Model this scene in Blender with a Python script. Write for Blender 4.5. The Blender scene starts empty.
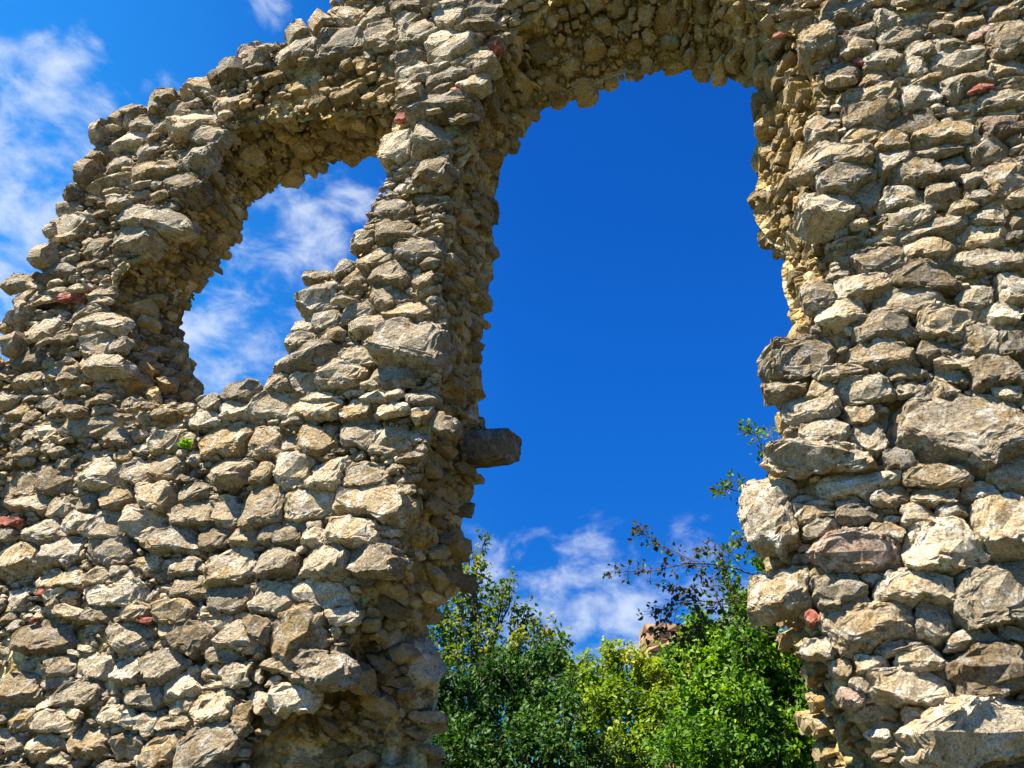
import bpy, math, random
import numpy as np
from mathutils import Vector, geometry

R = math.radians
rng = np.random.default_rng(11)
random.seed(11)
SC = bpy.context.scene
COL = SC.collection

# ------------------------------------------------------------------ camera
PITCH, FPX, CAMZ = R(28.0), 800.0, 1.6
cam_d = bpy.data.cameras.new("camera")
cam = bpy.data.objects.new("camera", cam_d)
COL.objects.link(cam)
cam.location = (0, 0, CAMZ)
cam.rotation_euler = (R(90) + PITCH, 0, 0)
cam_d.sensor_width = 36.0
cam_d.lens = 36.0 * FPX / 1024.0
cam_d.clip_start, cam_d.clip_end = 0.05, 3000
SC.camera = cam

SC.view_settings.view_transform = 'Standard'
SC.view_settings.look = 'None'
SC.view_settings.gamma = 1.0
SC.view_settings.use_curve_mapping = False
SC.view_settings.exposure = 1.78

# wall frame: u runs right along the wall, w into it, z up
AL = R(19.0)
U = np.array([math.cos(AL), -math.sin(AL), 0.0])
W = np.array([math.sin(AL), math.cos(AL), 0.0])
Z = np.array([0.0, 0.0, 1.0])
O = np.array([0.0, 4.0, 0.0])
T = 0.65
CAMP = np.array([0.0, 0.0, CAMZ])
cF = np.array([0, math.cos(PITCH), math.sin(PITCH)])
cU = np.array([0, -math.sin(PITCH), math.cos(PITCH)])
cR = np.array([1.0, 0, 0])


def ray(px, py):
    return cR * ((px - 512) / FPX) + cU * ((384 - py) / FPX) + cF


def px_uv(px, py, w=0.0):
    """pixel -> (u, v) on the wall plane at depth w"""
    d = ray(px, py)
    t = (np.dot(O - CAMP, W) + w) / np.dot(d, W)
    p = CAMP + d * t - O
    return np.array([np.dot(p, U), p[2]])


def uv_px(u, v, w=0.0):
    p = O + U * u + Z * v + W * w - CAMP
    f = np.dot(p, cF)
    return 512 + FPX * np.dot(p, cR) / f, 384 - FPX * np.dot(p, cU) / f


def px_at(px, py, y):
    d = ray(px, py)
    return CAMP + d * (y / d[1])


# ------------------------------------------------------------------ sun + sky
SUN_EL, SUN_LEFT = R(62), R(43)
out = -W
hz = out * math.cos(SUN_LEFT) - U * math.sin(SUN_LEFT)
SUN = hz * math.cos(SUN_EL) + Z * math.sin(SUN_EL)
sl = bpy.data.lights.new("sun", 'SUN')
sl.energy, sl.angle, sl.color = 5.0, R(0.5), (1.0, 0.905, 0.735)
so = bpy.data.objects.new("sun", sl)
COL.objects.link(so)
so.location = (-20, -20, 30)
so.rotation_euler = Vector(SUN).to_track_quat('Z', 'Y').to_euler()

world = bpy.data.worlds.new("World")
SC.world = world
world.use_nodes = True
nt = world.node_tree
for n in list(nt.nodes):
    nt.nodes.remove(n)


def N(tree, typ, **kw):
    n = tree.nodes.new(typ)
    for k, v in kw.items():
        if k.startswith('i_'):
            n.inputs[k[2:].replace('_', ' ')].default_value = v
        else:
            setattr(n, k, v)
    return n


def L(tree, a, b):
    tree.links.new(a, b)


wo = N(nt, 'ShaderNodeOutputWorld')
bg = N(nt, 'ShaderNodeBackground')
bg.inputs['Strength'].default_value = 0.0435
L(nt, bg.outputs[0], wo.inputs['Surface'])
tc = N(nt, 'ShaderNodeTexCoord')
sky = N(nt, 'ShaderNodeTexSky')
sky.sky_type = 'NISHITA'
sky.sun_disc = False
sky.sun_elevation = SUN_EL
sky.sun_rotation = math.atan2(SUN[0], SUN[1])
sky.altitude = 600
sky.air_density, sky.dust_density, sky.ozone_density = 1.0, 0.0, 4.0
hs = N(nt, 'ShaderNodeHueSaturation')
hs.inputs['Hue'].default_value = 0.5
hs.inputs['Saturation'].default_value = 1.25
hs.inputs['Value'].default_value = 1.06
L(nt, sky.outputs[0], hs.inputs['Color'])
mp = N(nt, 'ShaderNodeMapping')
mp.inputs['Rotation'].default_value = (0.5, 0.3, 0.4)
mp.inputs['Scale'].default_value = (1.0, 1.0, 1.6)
L(nt, tc.outputs['Generated'], mp.inputs['Vector'])
nz = N(nt, 'ShaderNodeTexNoise')
nz.inputs['Scale'].default_value = 15.0
nz.inputs['Detail'].default_value = 8.0
nz.inputs['Roughness'].default_value = 0.58
nz.inputs['Distortion'].default_value = 0.25
L(nt, mp.outputs[0], nz.inputs['Vector'])
# banks of cloud, each a direction in the sky, a reach and a density
BANKS = [(5, 200, .23, 1.0), (90, 125, .10, .9), (65, 60, .06, 1.0), (-30, 280, .20, .9),
         (215, 345, .15, 1.0), (300, 230, .20, .85), (265, 5, .05, .75), (160, 95, .04, .4),
         (575, 612, .16, 1.0), (490, 605, .13, 1.0), (640, 645, .15, 1.0), (715, 590, .13, .8)]
acc = None
for (px, py, rad, den) in BANKS:
    d = ray(px, py)
    d = d / np.linalg.norm(d)
    vd = N(nt, 'ShaderNodeVectorMath', operation='DISTANCE')
    L(nt, tc.outputs['Generated'], vd.inputs[0])
    vd.inputs[1].default_value = d
    mr = N(nt, 'ShaderNodeMapRange', interpolation_type='SMOOTHSTEP')
    mr.inputs['From Min'].default_value = 0.0
    mr.inputs['From Max'].default_value = rad
    mr.inputs['To Min'].default_value = den
    mr.inputs['To Max'].default_value = 0.0
    L(nt, vd.outputs['Value'], mr.inputs['Value'])
    if acc is None:
        acc = mr.outputs[0]
    else:
        mx = N(nt, 'ShaderNodeMath', operation='MAXIMUM')
        L(nt, acc, mx.inputs[0])
        L(nt, mr.outputs[0], mx.inputs[1])
        acc = mx.outputs[0]
ad = N(nt, 'ShaderNodeMath', operation='MULTIPLY_ADD')
ad.inputs[1].default_value = 0.45
L(nt, acc, ad.inputs[0])
nzm = N(nt, 'ShaderNodeMath', operation='MULTIPLY')
nzm.inputs[1].default_value = 1.7
L(nt, nz.outputs['Fac'], nzm.inputs[0])
L(nt, nzm.outputs[0], ad.inputs[2])
cm = N(nt, 'ShaderNodeMapRange', interpolation_type='SMOOTHSTEP')
cm.inputs['From Min'].default_value = 0.95
cm.inputs['From Max'].default_value = 1.6
cm.inputs['To Max'].default_value = 0.80
L(nt, ad.outputs[0], cm.inputs['Value'])
mxc = N(nt, 'ShaderNodeMix', data_type='RGBA')
gt = N(nt, 'ShaderNodeMapRange', interpolation_type='SMOOTHSTEP')
gt.inputs['From Min'].default_value, gt.inputs['From Max'].default_value = 0.02, 0.35
L(nt, acc, gt.inputs['Value'])
cf = N(nt, 'ShaderNodeMath', operation='MULTIPLY')
L(nt, cm.outputs[0], cf.inputs[0])
L(nt, gt.outputs[0], cf.inputs[1])
L(nt, cf.outputs[0], mxc.inputs['Factor'])
tn = N(nt, 'ShaderNodeMix', data_type='RGBA', blend_type='MULTIPLY')
tn.inputs['Factor'].default_value = 1.0
tn.inputs['B'].default_value = (0.13, 0.70, 1.28, 1)
L(nt, hs.outputs[0], tn.inputs['A'])
# the air thins the blue less towards the horizon than the model has it, and the west is paler
sx = N(nt, 'ShaderNodeSeparateXYZ')
L(nt, tc.outputs['Generated'], sx.inputs[0])
el = N(nt, 'ShaderNodeMapRange', interpolation_type='SMOOTHSTEP')
el.inputs['From Min'].default_value, el.inputs['From Max'].default_value = 0.05, 0.55
el.inputs['To Min'].default_value, el.inputs['To Max'].default_value = 0.60, 1.0
L(nt, sx.outputs['Z'], el.inputs['Value'])
wl = N(nt, 'ShaderNodeMapRange', interpolation_type='SMOOTHSTEP')
wl.inputs['From Min'].default_value, wl.inputs['From Max'].default_value = 0.05, -0.55
L(nt, sx.outputs['X'], wl.inputs['Value'])
sc1 = N(nt, 'ShaderNodeVectorMath', operation='SCALE')
L(nt, tn.outputs['Result'], sc1.inputs[0])
L(nt, el.outputs[0], sc1.inputs['Scale'])
pw = N(nt, 'ShaderNodeMix', data_type='RGBA', blend_type='MULTIPLY')
L(nt, wl.outputs[0], pw.inputs['Factor'])
L(nt, sc1.outputs[0], pw.inputs['A'])
pw.inputs['B'].default_value = (4.2, 2.15, 1.32, 1)
L(nt, pw.outputs['Result'], mxc.inputs['A'])
mxc.inputs['B'].default_value = (5.4, 6.1, 7.1, 1)
L(nt, mxc.outputs['Result'], bg.inputs['Color'])

# ------------------------------------------------------------------ noise
_G = 64
_TAB = np.random.default_rng(5).uniform(-1, 1, (_G, _G, _G, 3)).astype(np.float32)


def vnoise(p, f):
    """smooth vector noise in [-1,1]^3 at points p (...,3)"""
    q = p.reshape(-1, 3) * f
    i = np.floor(q).astype(np.int64)
    t = (q - i).astype(np.float32)
    t = t * t * (3 - 2 * t)
    i0 = i % _G
    i1 = (i + 1) % _G
    r = 0
    for a in (0, 1):
        ia, ta = (i1, t) if a else (i0, 1 - t)
        for b in (0, 1):
            ib, tb = (i1, t) if b else (i0, 1 - t)
            for c in (0, 1):
                ic, tcc = (i1, t) if c else (i0, 1 - t)
                r = r + _TAB[ia[:, 0], ib[:, 1], ic[:, 2]] * (ta[:, 0] * tb[:, 1] * tcc[:, 2])[:, None]
    return r.reshape(p.shape)


# ------------------------------------------------------------------ materials
def mat(name):
    m = bpy.data.materials.new(name)
    m.use_nodes = True
    t = m.node_tree
    b = t.nodes['Principled BSDF']
    return m, t, b


def ramp(t, stops):
    r = N(t, 'ShaderNodeValToRGB')
    e = r.color_ramp.elements
    while len(e) < len(stops):
        e.new(0.5)
    for k, (p, c) in enumerate(stops):
        e[k].position = p
        e[k].color = (*c, 1)
    return r


def noise(t, vec, scale, detail=4, rough=0.55, dist=0.0):
    n = N(t, 'ShaderNodeTexNoise')
    n.inputs['Scale'].default_value = scale
    n.inputs['Detail'].default_value = detail
    n.inputs['Roughness'].default_value = rough
    n.inputs['Distortion'].default_value = dist
    L(t, vec, n.inputs['Vector'])
    return n


def mixc(t, fac, a, b, mode='MIX'):
    m = N(t, 'ShaderNodeMix', data_type='RGBA', blend_type=mode)
    if isinstance(fac, float):
        m.inputs['Factor'].default_value = fac
    else:
        L(t, fac, m.inputs['Factor'])
    for s, key in ((a, 'A'), (b, 'B')):
        if isinstance(s, tuple):
            m.inputs[key].default_value = (*s, 1)
        else:
            L(t, s, m.inputs[key])
    return m.outputs['Result']


def maprange(t, val, a, b, c=0.0, d=1.0):
    m = N(t, 'ShaderNodeMapRange')
    m.inputs['From Min'].default_value = a
    m.inputs['From Max'].default_value = b
    m.inputs['To Min'].default_value = c
    m.inputs['To Max'].default_value = d
    L(t, val, m.inputs['Value'])
    return m.outputs[0]


def stone_material(name="weathered_limestone", coated=False):
    m, t, b = mat(name)
    g = N(t, 'ShaderNodeNewGeometry')
    at = N(t, 'ShaderNodeAttribute')
    at.attribute_name = 'tint'
    sp = N(t, 'ShaderNodeSeparateColor')
    L(t, at.outputs['Color'], sp.inputs[0])
    # shift the pattern from stone to stone
    vm = N(t, 'ShaderNodeVectorMath', operation='MULTIPLY_ADD')
    vm.inputs[1].default_value = (37.0, 19.0, 53.0)
    L(t, at.outputs['Color'], vm.inputs[0])
    L(t, g.outputs['Position'], vm.inputs[2])
    P = vm.outputs[0]
    base = ramp(t, [(0.0, (.45, .385, .29)), (.25, (.61, .525, .385)), (.45, (.65, .55, .39)), (.62, (.59, .455, .28)), (.78, (.44, .36, .25)),
                    (.90, (.52, .38, .20)), (1.0, (.50, .36, .28))])
    L(t, sp.outputs[0], base.inputs[0])
    n1 = noise(t, P, 7.0, 5, .6, .4)
    c = mixc(t, maprange(t, n1.outputs[0], .50, .68), base.outputs[0], (.40, .25, .09))       # iron-ochre patches
    f1 = N(t, 'ShaderNodeMath', operation='MULTIPLY')
    L(t, maprange(t, n1.outputs[0], .50, .68), f1.inputs[0])
    f1.inputs[1].default_value = .75
    c = mixc(t, f1.outputs[0], base.outputs[0], (.40, .26, .10))
    n2 = noise(t, P, 15.0, 8, .68, .6)
    c = mixc(t, maprange(t, n2.outputs[0], .50, .62, 0, .85), c, (.80, .76, .68))             # chalky scars
    n3 = noise(t, P, 26.0, 8, .72, .3)
    c = mixc(t, maprange(t, n3.outputs[0], .55, .63, 0, .85), c, (.105, .07, .04))            # grey lichen
    n5 = noise(t, P, 120.0, 5, .7)
    c = mixc(t, maprange(t, n5.outputs[0], .48, .62, .0, .6), c, (.17, .11, .055))
    n6 = noise(t, g.outputs['Position'], 1.4, 4, .6, .4)
    c = mixc(t, maprange(t, n6.outputs[0], .52, .70, 0, .35), c, (.28, .205, .125))      # weathered bands across the wall
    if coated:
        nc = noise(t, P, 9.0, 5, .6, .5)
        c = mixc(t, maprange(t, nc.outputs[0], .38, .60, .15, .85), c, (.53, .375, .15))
    v = maprange(t, sp.outputs[1], 0, 1, .48, 1.22)
    cc = N(t, 'ShaderNodeVectorMath', operation='SCALE')
    L(t, c, cc.inputs[0])
    L(t, v, cc.inputs['Scale'])
    L(t, cc.outputs[0], b.inputs['Base Color'])
    b.inputs['Roughness'].default_value = .92
    b.inputs['Specular IOR Level'].default_value = .15
    # bump: crags, pits and grain
    n4 = noise(t, P, 42.0, 9, .72, .5)
    bp = N(t, 'ShaderNodeBump')
    bp.inputs['Strength'].default_value = 1.0
    bp.inputs['Distance'].default_value = 0.035
    L(t, n4.outputs[0], bp.inputs['Height'])
    vo = N(t, 'ShaderNodeTexVoronoi')
    vo.inputs['Scale'].default_value = 55.0
    L(t, P, vo.inputs['Vector'])
    bp2 = N(t, 'ShaderNodeBump')
    bp2.inputs['Strength'].default_value = 0.7
    bp2.inputs['Distance'].default_value = 0.012
    L(t, vo.outputs['Distance'], bp2.inputs['Height'])
    L(t, bp.outputs[0], bp2.inputs['Normal'])
    L(t, bp2.outputs[0], b.inputs['Normal'])
    return m


def mortar_material():
    m, t, b = mat("crumbling_lime_mortar")
    g = N(t, 'ShaderNodeNewGeometry')
    P = g.outputs['Position']
    n1 = noise(t, P, 3.0, 5, .6, .5)
    base = ramp(t, [(.30, (.09, .06, .022)), (.42, (.25, .17, .06)), (.53, (.47, .35, .16)), (.63, (.63, .53, .34))])
    L(t, n1.outputs[0], base.inputs[0])
    n2 = noise(t, P, 30.0, 7, .7)
    c = mixc(t, maprange(t, n2.outputs[0], .5, .65, 0, .8), base.outputs[0], (.15, .10, .045))
    n3 = noise(t, P, 1.3, 3, .5)
    c = mixc(t, maprange(t, n3.outputs[0], .55, .7, 0, .5), c, (.22, .21, .07))    # mossy bloom
    L(t, c, b.inputs['Base Color'])
    b.inputs['Roughness'].default_value = .95
    b.inputs['Specular IOR Level'].default_value = .1
    vo = N(t, 'ShaderNodeTexVoronoi')
    vo.inputs['Scale'].default_value = 34.0
    L(t, P, vo.inputs['Vector'])
    bp = N(t, 'ShaderNodeBump', invert=True)
    bp.inputs['Strength'].default_value = .9
    bp.inputs['Distance'].default_value = .02
    L(t, vo.outputs['Distance'], bp.inputs['Height'])
    bp2 = N(t, 'ShaderNodeBump')
    bp2.inputs['Strength'].default_value = .8
    bp2.inputs['Distance'].default_value = .012
    L(t, n2.outputs[0], bp2.inputs['Height'])
    L(t, bp.outputs[0], bp2.inputs['Normal'])
    L(t, bp2.outputs[0], b.inputs['Normal'])
    return m


def brick_material():
    m, t, b = mat("red_brick")
    g = N(t, 'ShaderNodeNewGeometry')
    n1 = noise(t, g.outputs['Position'], 22.0, 6, .65)
    c = ramp(t, [(.35, (.12, .035, .025)), (.52, (.27, .07, .04)), (.64, (.38, .25, .18))])
    L(t, n1.outputs[0], c.inputs[0])
    L(t, c.outputs[0], b.inputs['Base Color'])
    b.inputs['Roughness'].default_value = .9
    bp = N(t, 'ShaderNodeBump')
    bp.inputs['Strength'].default_value = .6
    bp.inputs['Distance'].default_value = .01
    L(t, n1.outputs[0], bp.inputs['Height'])
    L(t, bp.outputs[0], b.inputs['Normal'])
    return m


def leaf_material(name, cols, trans):
    m, t, b = mat(name)
    at = N(t, 'ShaderNodeAttribute')
    at.attribute_name = 'tint'
    sp = N(t, 'ShaderNodeSeparateColor')
    L(t, at.outputs['Color'], sp.inputs[0])
    c = ramp(t, cols)
    L(t, sp.outputs[0], c.inputs[0])
    L(t, c.outputs[0], b.inputs['Base Color'])
    b.inputs['Roughness'].default_value = .55
    b.inputs['Specular IOR Level'].default_value = .3
    tr = N(t, 'ShaderNodeBsdfTranslucent')
    hsv = N(t, 'ShaderNodeHueSaturation')
    hsv.inputs['Saturation'].default_value = 1.1
    hsv.inputs['Value'].default_value = 1.5
    L(t, c.outputs[0], hsv.inputs['Color'])
    L(t, hsv.outputs[0], tr.inputs['Color'])
    ms = N(t, 'ShaderNodeMixShader')
    ms.inputs[0].default_value = trans
    L(t, b.outputs[0], ms.inputs[1])
    L(t, tr.outputs[0], ms.inputs[2])
    L(t, ms.outputs[0], t.nodes['Material Output'].inputs['Surface'])
    return m


def bark_material():
    m, t, b = mat("grey_brown_bark")
    g = N(t, 'ShaderNodeNewGeometry')
    n1 = noise(t, g.outputs['Position'], 18.0, 5, .6)
    c = ramp(t, [(.35, (.055, .04, .03)), (.65, (.14, .105, .075))])
    L(t, n1.outputs[0], c.inputs[0])
    L(t, c.outputs[0], b.inputs['Base Color'])
    b.inputs['Roughness'].default_value = .9
    return m


def ground_material():
    m, t, b = mat("dry_grass_and_earth")
    g = N(t, 'ShaderNodeNewGeometry')
    n1 = noise(t, g.outputs['Position'], .8, 6, .6)
    c = ramp(t, [(.35, (.09, .07, .035)), (.5, (.05, .055, .018)), (.65, (.03, .045, .012))])
    L(t, n1.outputs[0], c.inputs[0])
    L(t, c.outputs[0], b.inputs['Base Color'])
    b.inputs['Roughness'].default_value = .95
    return m


STONE, MORTAR, BRICK = stone_material(), mortar_material(), brick_material()
COATED = stone_material('mortar_coated_stone', True)
BARK, GROUND = bark_material(), ground_material()


# ------------------------------------------------------------------ mesh helper
def mesh_obj(name, verts, faces_by_n, mats, parent=None, tint=None, matidx=None, smooth=False, origin=None):
    """verts (V,3); faces_by_n = list of int arrays (F,k); tint (V,3) per vertex colour attribute"""
    verts = np.asarray(verts, dtype=np.float32)
    if origin is not None:
        verts = verts - np.asarray(origin, dtype=np.float32)
    me = bpy.data.meshes.new(name)
    me.vertices.add(len(verts))
    me.vertices.foreach_set('co', verts.ravel())
    faces_by_n = [f for f in faces_by_n if len(f)]
    loops = np.concatenate([f.ravel() for f in faces_by_n]).astype(np.int32)
    tot = np.concatenate([np.full(len(f), f.shape[1], dtype=np.int32) for f in faces_by_n])
    start = np.concatenate([[0], np.cumsum(tot)[:-1]]).astype(np.int32)
    me.loops.add(len(loops))
    me.loops.foreach_set('vertex_index', loops)
    me.polygons.add(len(tot))
    me.polygons.foreach_set('loop_start', start)
    me.polygons.foreach_set('loop_total', tot)
    if matidx is not None:
        me.polygons.foreach_set('material_index', matidx.astype(np.int32))
    me.polygons.foreach_set('use_smooth', np.full(len(tot), smooth, dtype=bool))
    for mm in mats:
        me.materials.append(mm)
    if tint is not None:
        a = me.color_attributes.new('tint', 'FLOAT_COLOR', 'POINT')
        c = np.ones((len(verts), 4), dtype=np.float32)
        c[:, :3] = tint
        a.data.foreach_set('color', c.ravel())
    me.update(calc_edges=True)
    me.validate()
    o = bpy.data.objects.new(name, me)
    COL.objects.link(o)
    if origin is not None:
        o.location = [float(x) for x in origin]
    if parent is not None:
        o.parent = parent
    return o


# ------------------------------------------------------------------ outlines (traced; front edge of an opening -> its back edge)
BIG = [((235, 800), (430, 800)), ((250, 745), (434, 750)), ((310, 690), (438, 705)), ((345, 650), (436, 675)),
       ((350, 610), (423, 640)), ((372, 575), (436, 612)), ((402, 530), (462, 588)), ((415, 490), (464, 556)),
       ((425, 450), (464, 518)), ((432, 410), (478, 480)), ((440, 370), (481, 420)), ((445, 330), (477, 375)),
       ((440, 290), (481, 345)), ((440, 250), (486, 300)), ((445, 200), (494, 245)), ((460, 150), (495, 200)),
       ((480, 105), (503, 158)), ((497, 55), (520, 132)), ((520, 15), (545, 111)), ((560, -15), (580, 94)),
       ((610, -30), (630, 78)), ((660, -32), (690, 70)), ((710, -20), (728, 78)), ((750, 0), (760, 92)),
       ((795, 25), (758, 125)), ((812, 70), (753, 165)), ((818, 120), (757, 215)), ((824, 180), (764, 245)),
       ((834, 235), (785, 262)), ((826, 285), (783, 290)), ((812, 330), (797, 328)), ((782, 352), (797, 380)),
       ((772, 380), (790, 425)), ((785, 420), (797, 465)), ((768, 470), (788, 505)), ((775, 520), (788, 555)),
       ((782, 560), (790, 590)), ((795, 590), (790, 615)), ((806, 625), (790, 645)), ((825, 660), (804, 672)),
       ((845, 700), (814, 704)), ((872, 740), (818, 740)), ((905, 800), (820, 800))]
WIN = [((112, 392), (205, 405)), ((105, 345), (192, 362)), ((108, 310), (180, 332)), ((115, 275), (189, 306)),
       ((140, 250), (207, 282)), ((160, 225), (230, 252)), ((185, 195), (242, 225)), ((205, 175), (253, 204)),
       ((212, 140), (280, 188)), ((232, 125), (315, 171)), ((262, 114), (345, 161)), ((318, 110), (370, 157)),
       ((366, 106), (392, 159)), ((393, 108), (425, 168)), ((391, 128), (432, 190)), ((386, 165), (430, 225)),
       ((374, 200), (420, 260)), ((356, 238), (405, 300)), ((344, 262), (390, 320)), ((308, 280), (362, 335)),
       ((302, 300), (358, 350)), ((308, 318), (360, 375)), ((294, 348), (345, 395)), ((272, 375), (330, 415)),
       ((252, 393), (310, 435)), ((210, 401), (280, 442)), ((160, 402), (235, 442))]
OUTER = [(-75, 470), (-60, 420), (-30, 385), (8, 352), (2, 325), (30, 278), (50, 236), (63, 196), (90, 153), (96, 130),
         (113, 113), (143, 115), (163, 100), (188, 86), (217, 73), (247, 55), (282, 41), (308, 23), (338, 1),
         (380, -40), (450, -75), (560, -110), (700, -115), (860, -110), (1000, -120), (1110, -110)]


def uvw(px, py, w):
    a = px_uv(px, py, w)
    return np.array([a[0], a[1], w])


def densify(P, step):
    out_ = [P[0]]
    for a, b in zip(P[:-1], P[1:]):
        n = max(1, int(np.ceil(np.linalg.norm((b - a).reshape(-1)[:3]) / step)))
        for k in range(1, n + 1):
            out_.append(a + (b - a) * k / n)
    return np.array(out_)


big = np.array([[uvw(*f, 0), uvw(*b, T)] for f, b in BIG])
big[0, :, 1] = 0
big[-1, :, 1] = 0
big[0, 0, 0], big[-1, 0, 0] = big[1, 0, 0] - .02, big[-2, 0, 0] + .03
big[0, 1, 0], big[-1, 1, 0] = big[1, 1, 0], big[-2, 1, 0]
win = np.array([[uvw(*f, 0), uvw(*b, T)] for f, b in WIN])
win = np.concatenate([win, win[:1]])
ou = [px_uv(*p) for p in OUTER]
ou = [np.array([ou[0][0] - .15, 0.0])] + ou + [np.array([ou[-1][0] + .25, 0.0])]
outer = np.array([[[p[0], p[1], 0], [p[0], p[1], T]] for p in ou])
big_d, win_d, out_d = (densify(x, .03) for x in (big, win, outer))

# front polygon: outer left/top/right, then along the ground and round the big opening
loopF = np.concatenate([out_d[:, 0, :2], big_d[::-1, 0, :2]])
loopB = np.concatenate([out_d[:, 1, :2], big_d[::-1, 1, :2]])
holeF, holeB = win_d[:-1, 0, :2], win_d[:-1, 1, :2]


def inside(poly, x, y):
    r = np.zeros(x.shape, dtype=bool)
    n = len(poly)
    j = n - 1
    for i in range(n):
        xi, yi, xj, yj = poly[i][0], poly[i][1], poly[j][0], poly[j][1]
        c = ((yi > y) != (yj > y)) & (x < (xj - xi) * (y - yi) / (yj - yi + 1e-12) + xi)
        r ^= c
        j = i
    return r


# regions of the one wall, as pixels of the front face
def region(px, py):
    if px > 752 and py > -40:
        return 'right'
    if px > 505 and py <= 60:
        return 'arch_big'
    if px > 740:
        return 'right'
    if py < 100 and 205 < px < 396 and py < 118 - (px - 205) * .18:
        return 'arch_small'
    if py < 395 and px < 246:
        return 'left'
    if px > 246 and (py < 395 or px > 262 + (py - 395) * .1):
        return 'centre'
    return 'base'


REG = {'left': ('pier', 'left end pier leaning inwards beside the smaller opening'),
       'centre': ('pier', 'middle pier between the two openings with a stone jutting from its edge'),
       'right': ('pier', 'right-hand pier of large pale blocks'),
       'arch_small': ('arch', 'broken arch over the smaller opening'),
       'arch_big': ('arch', 'dark underside of the arch over the tall opening'),
       'base': ('wall_base', 'rubble masonry under the smaller opening')}

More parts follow.
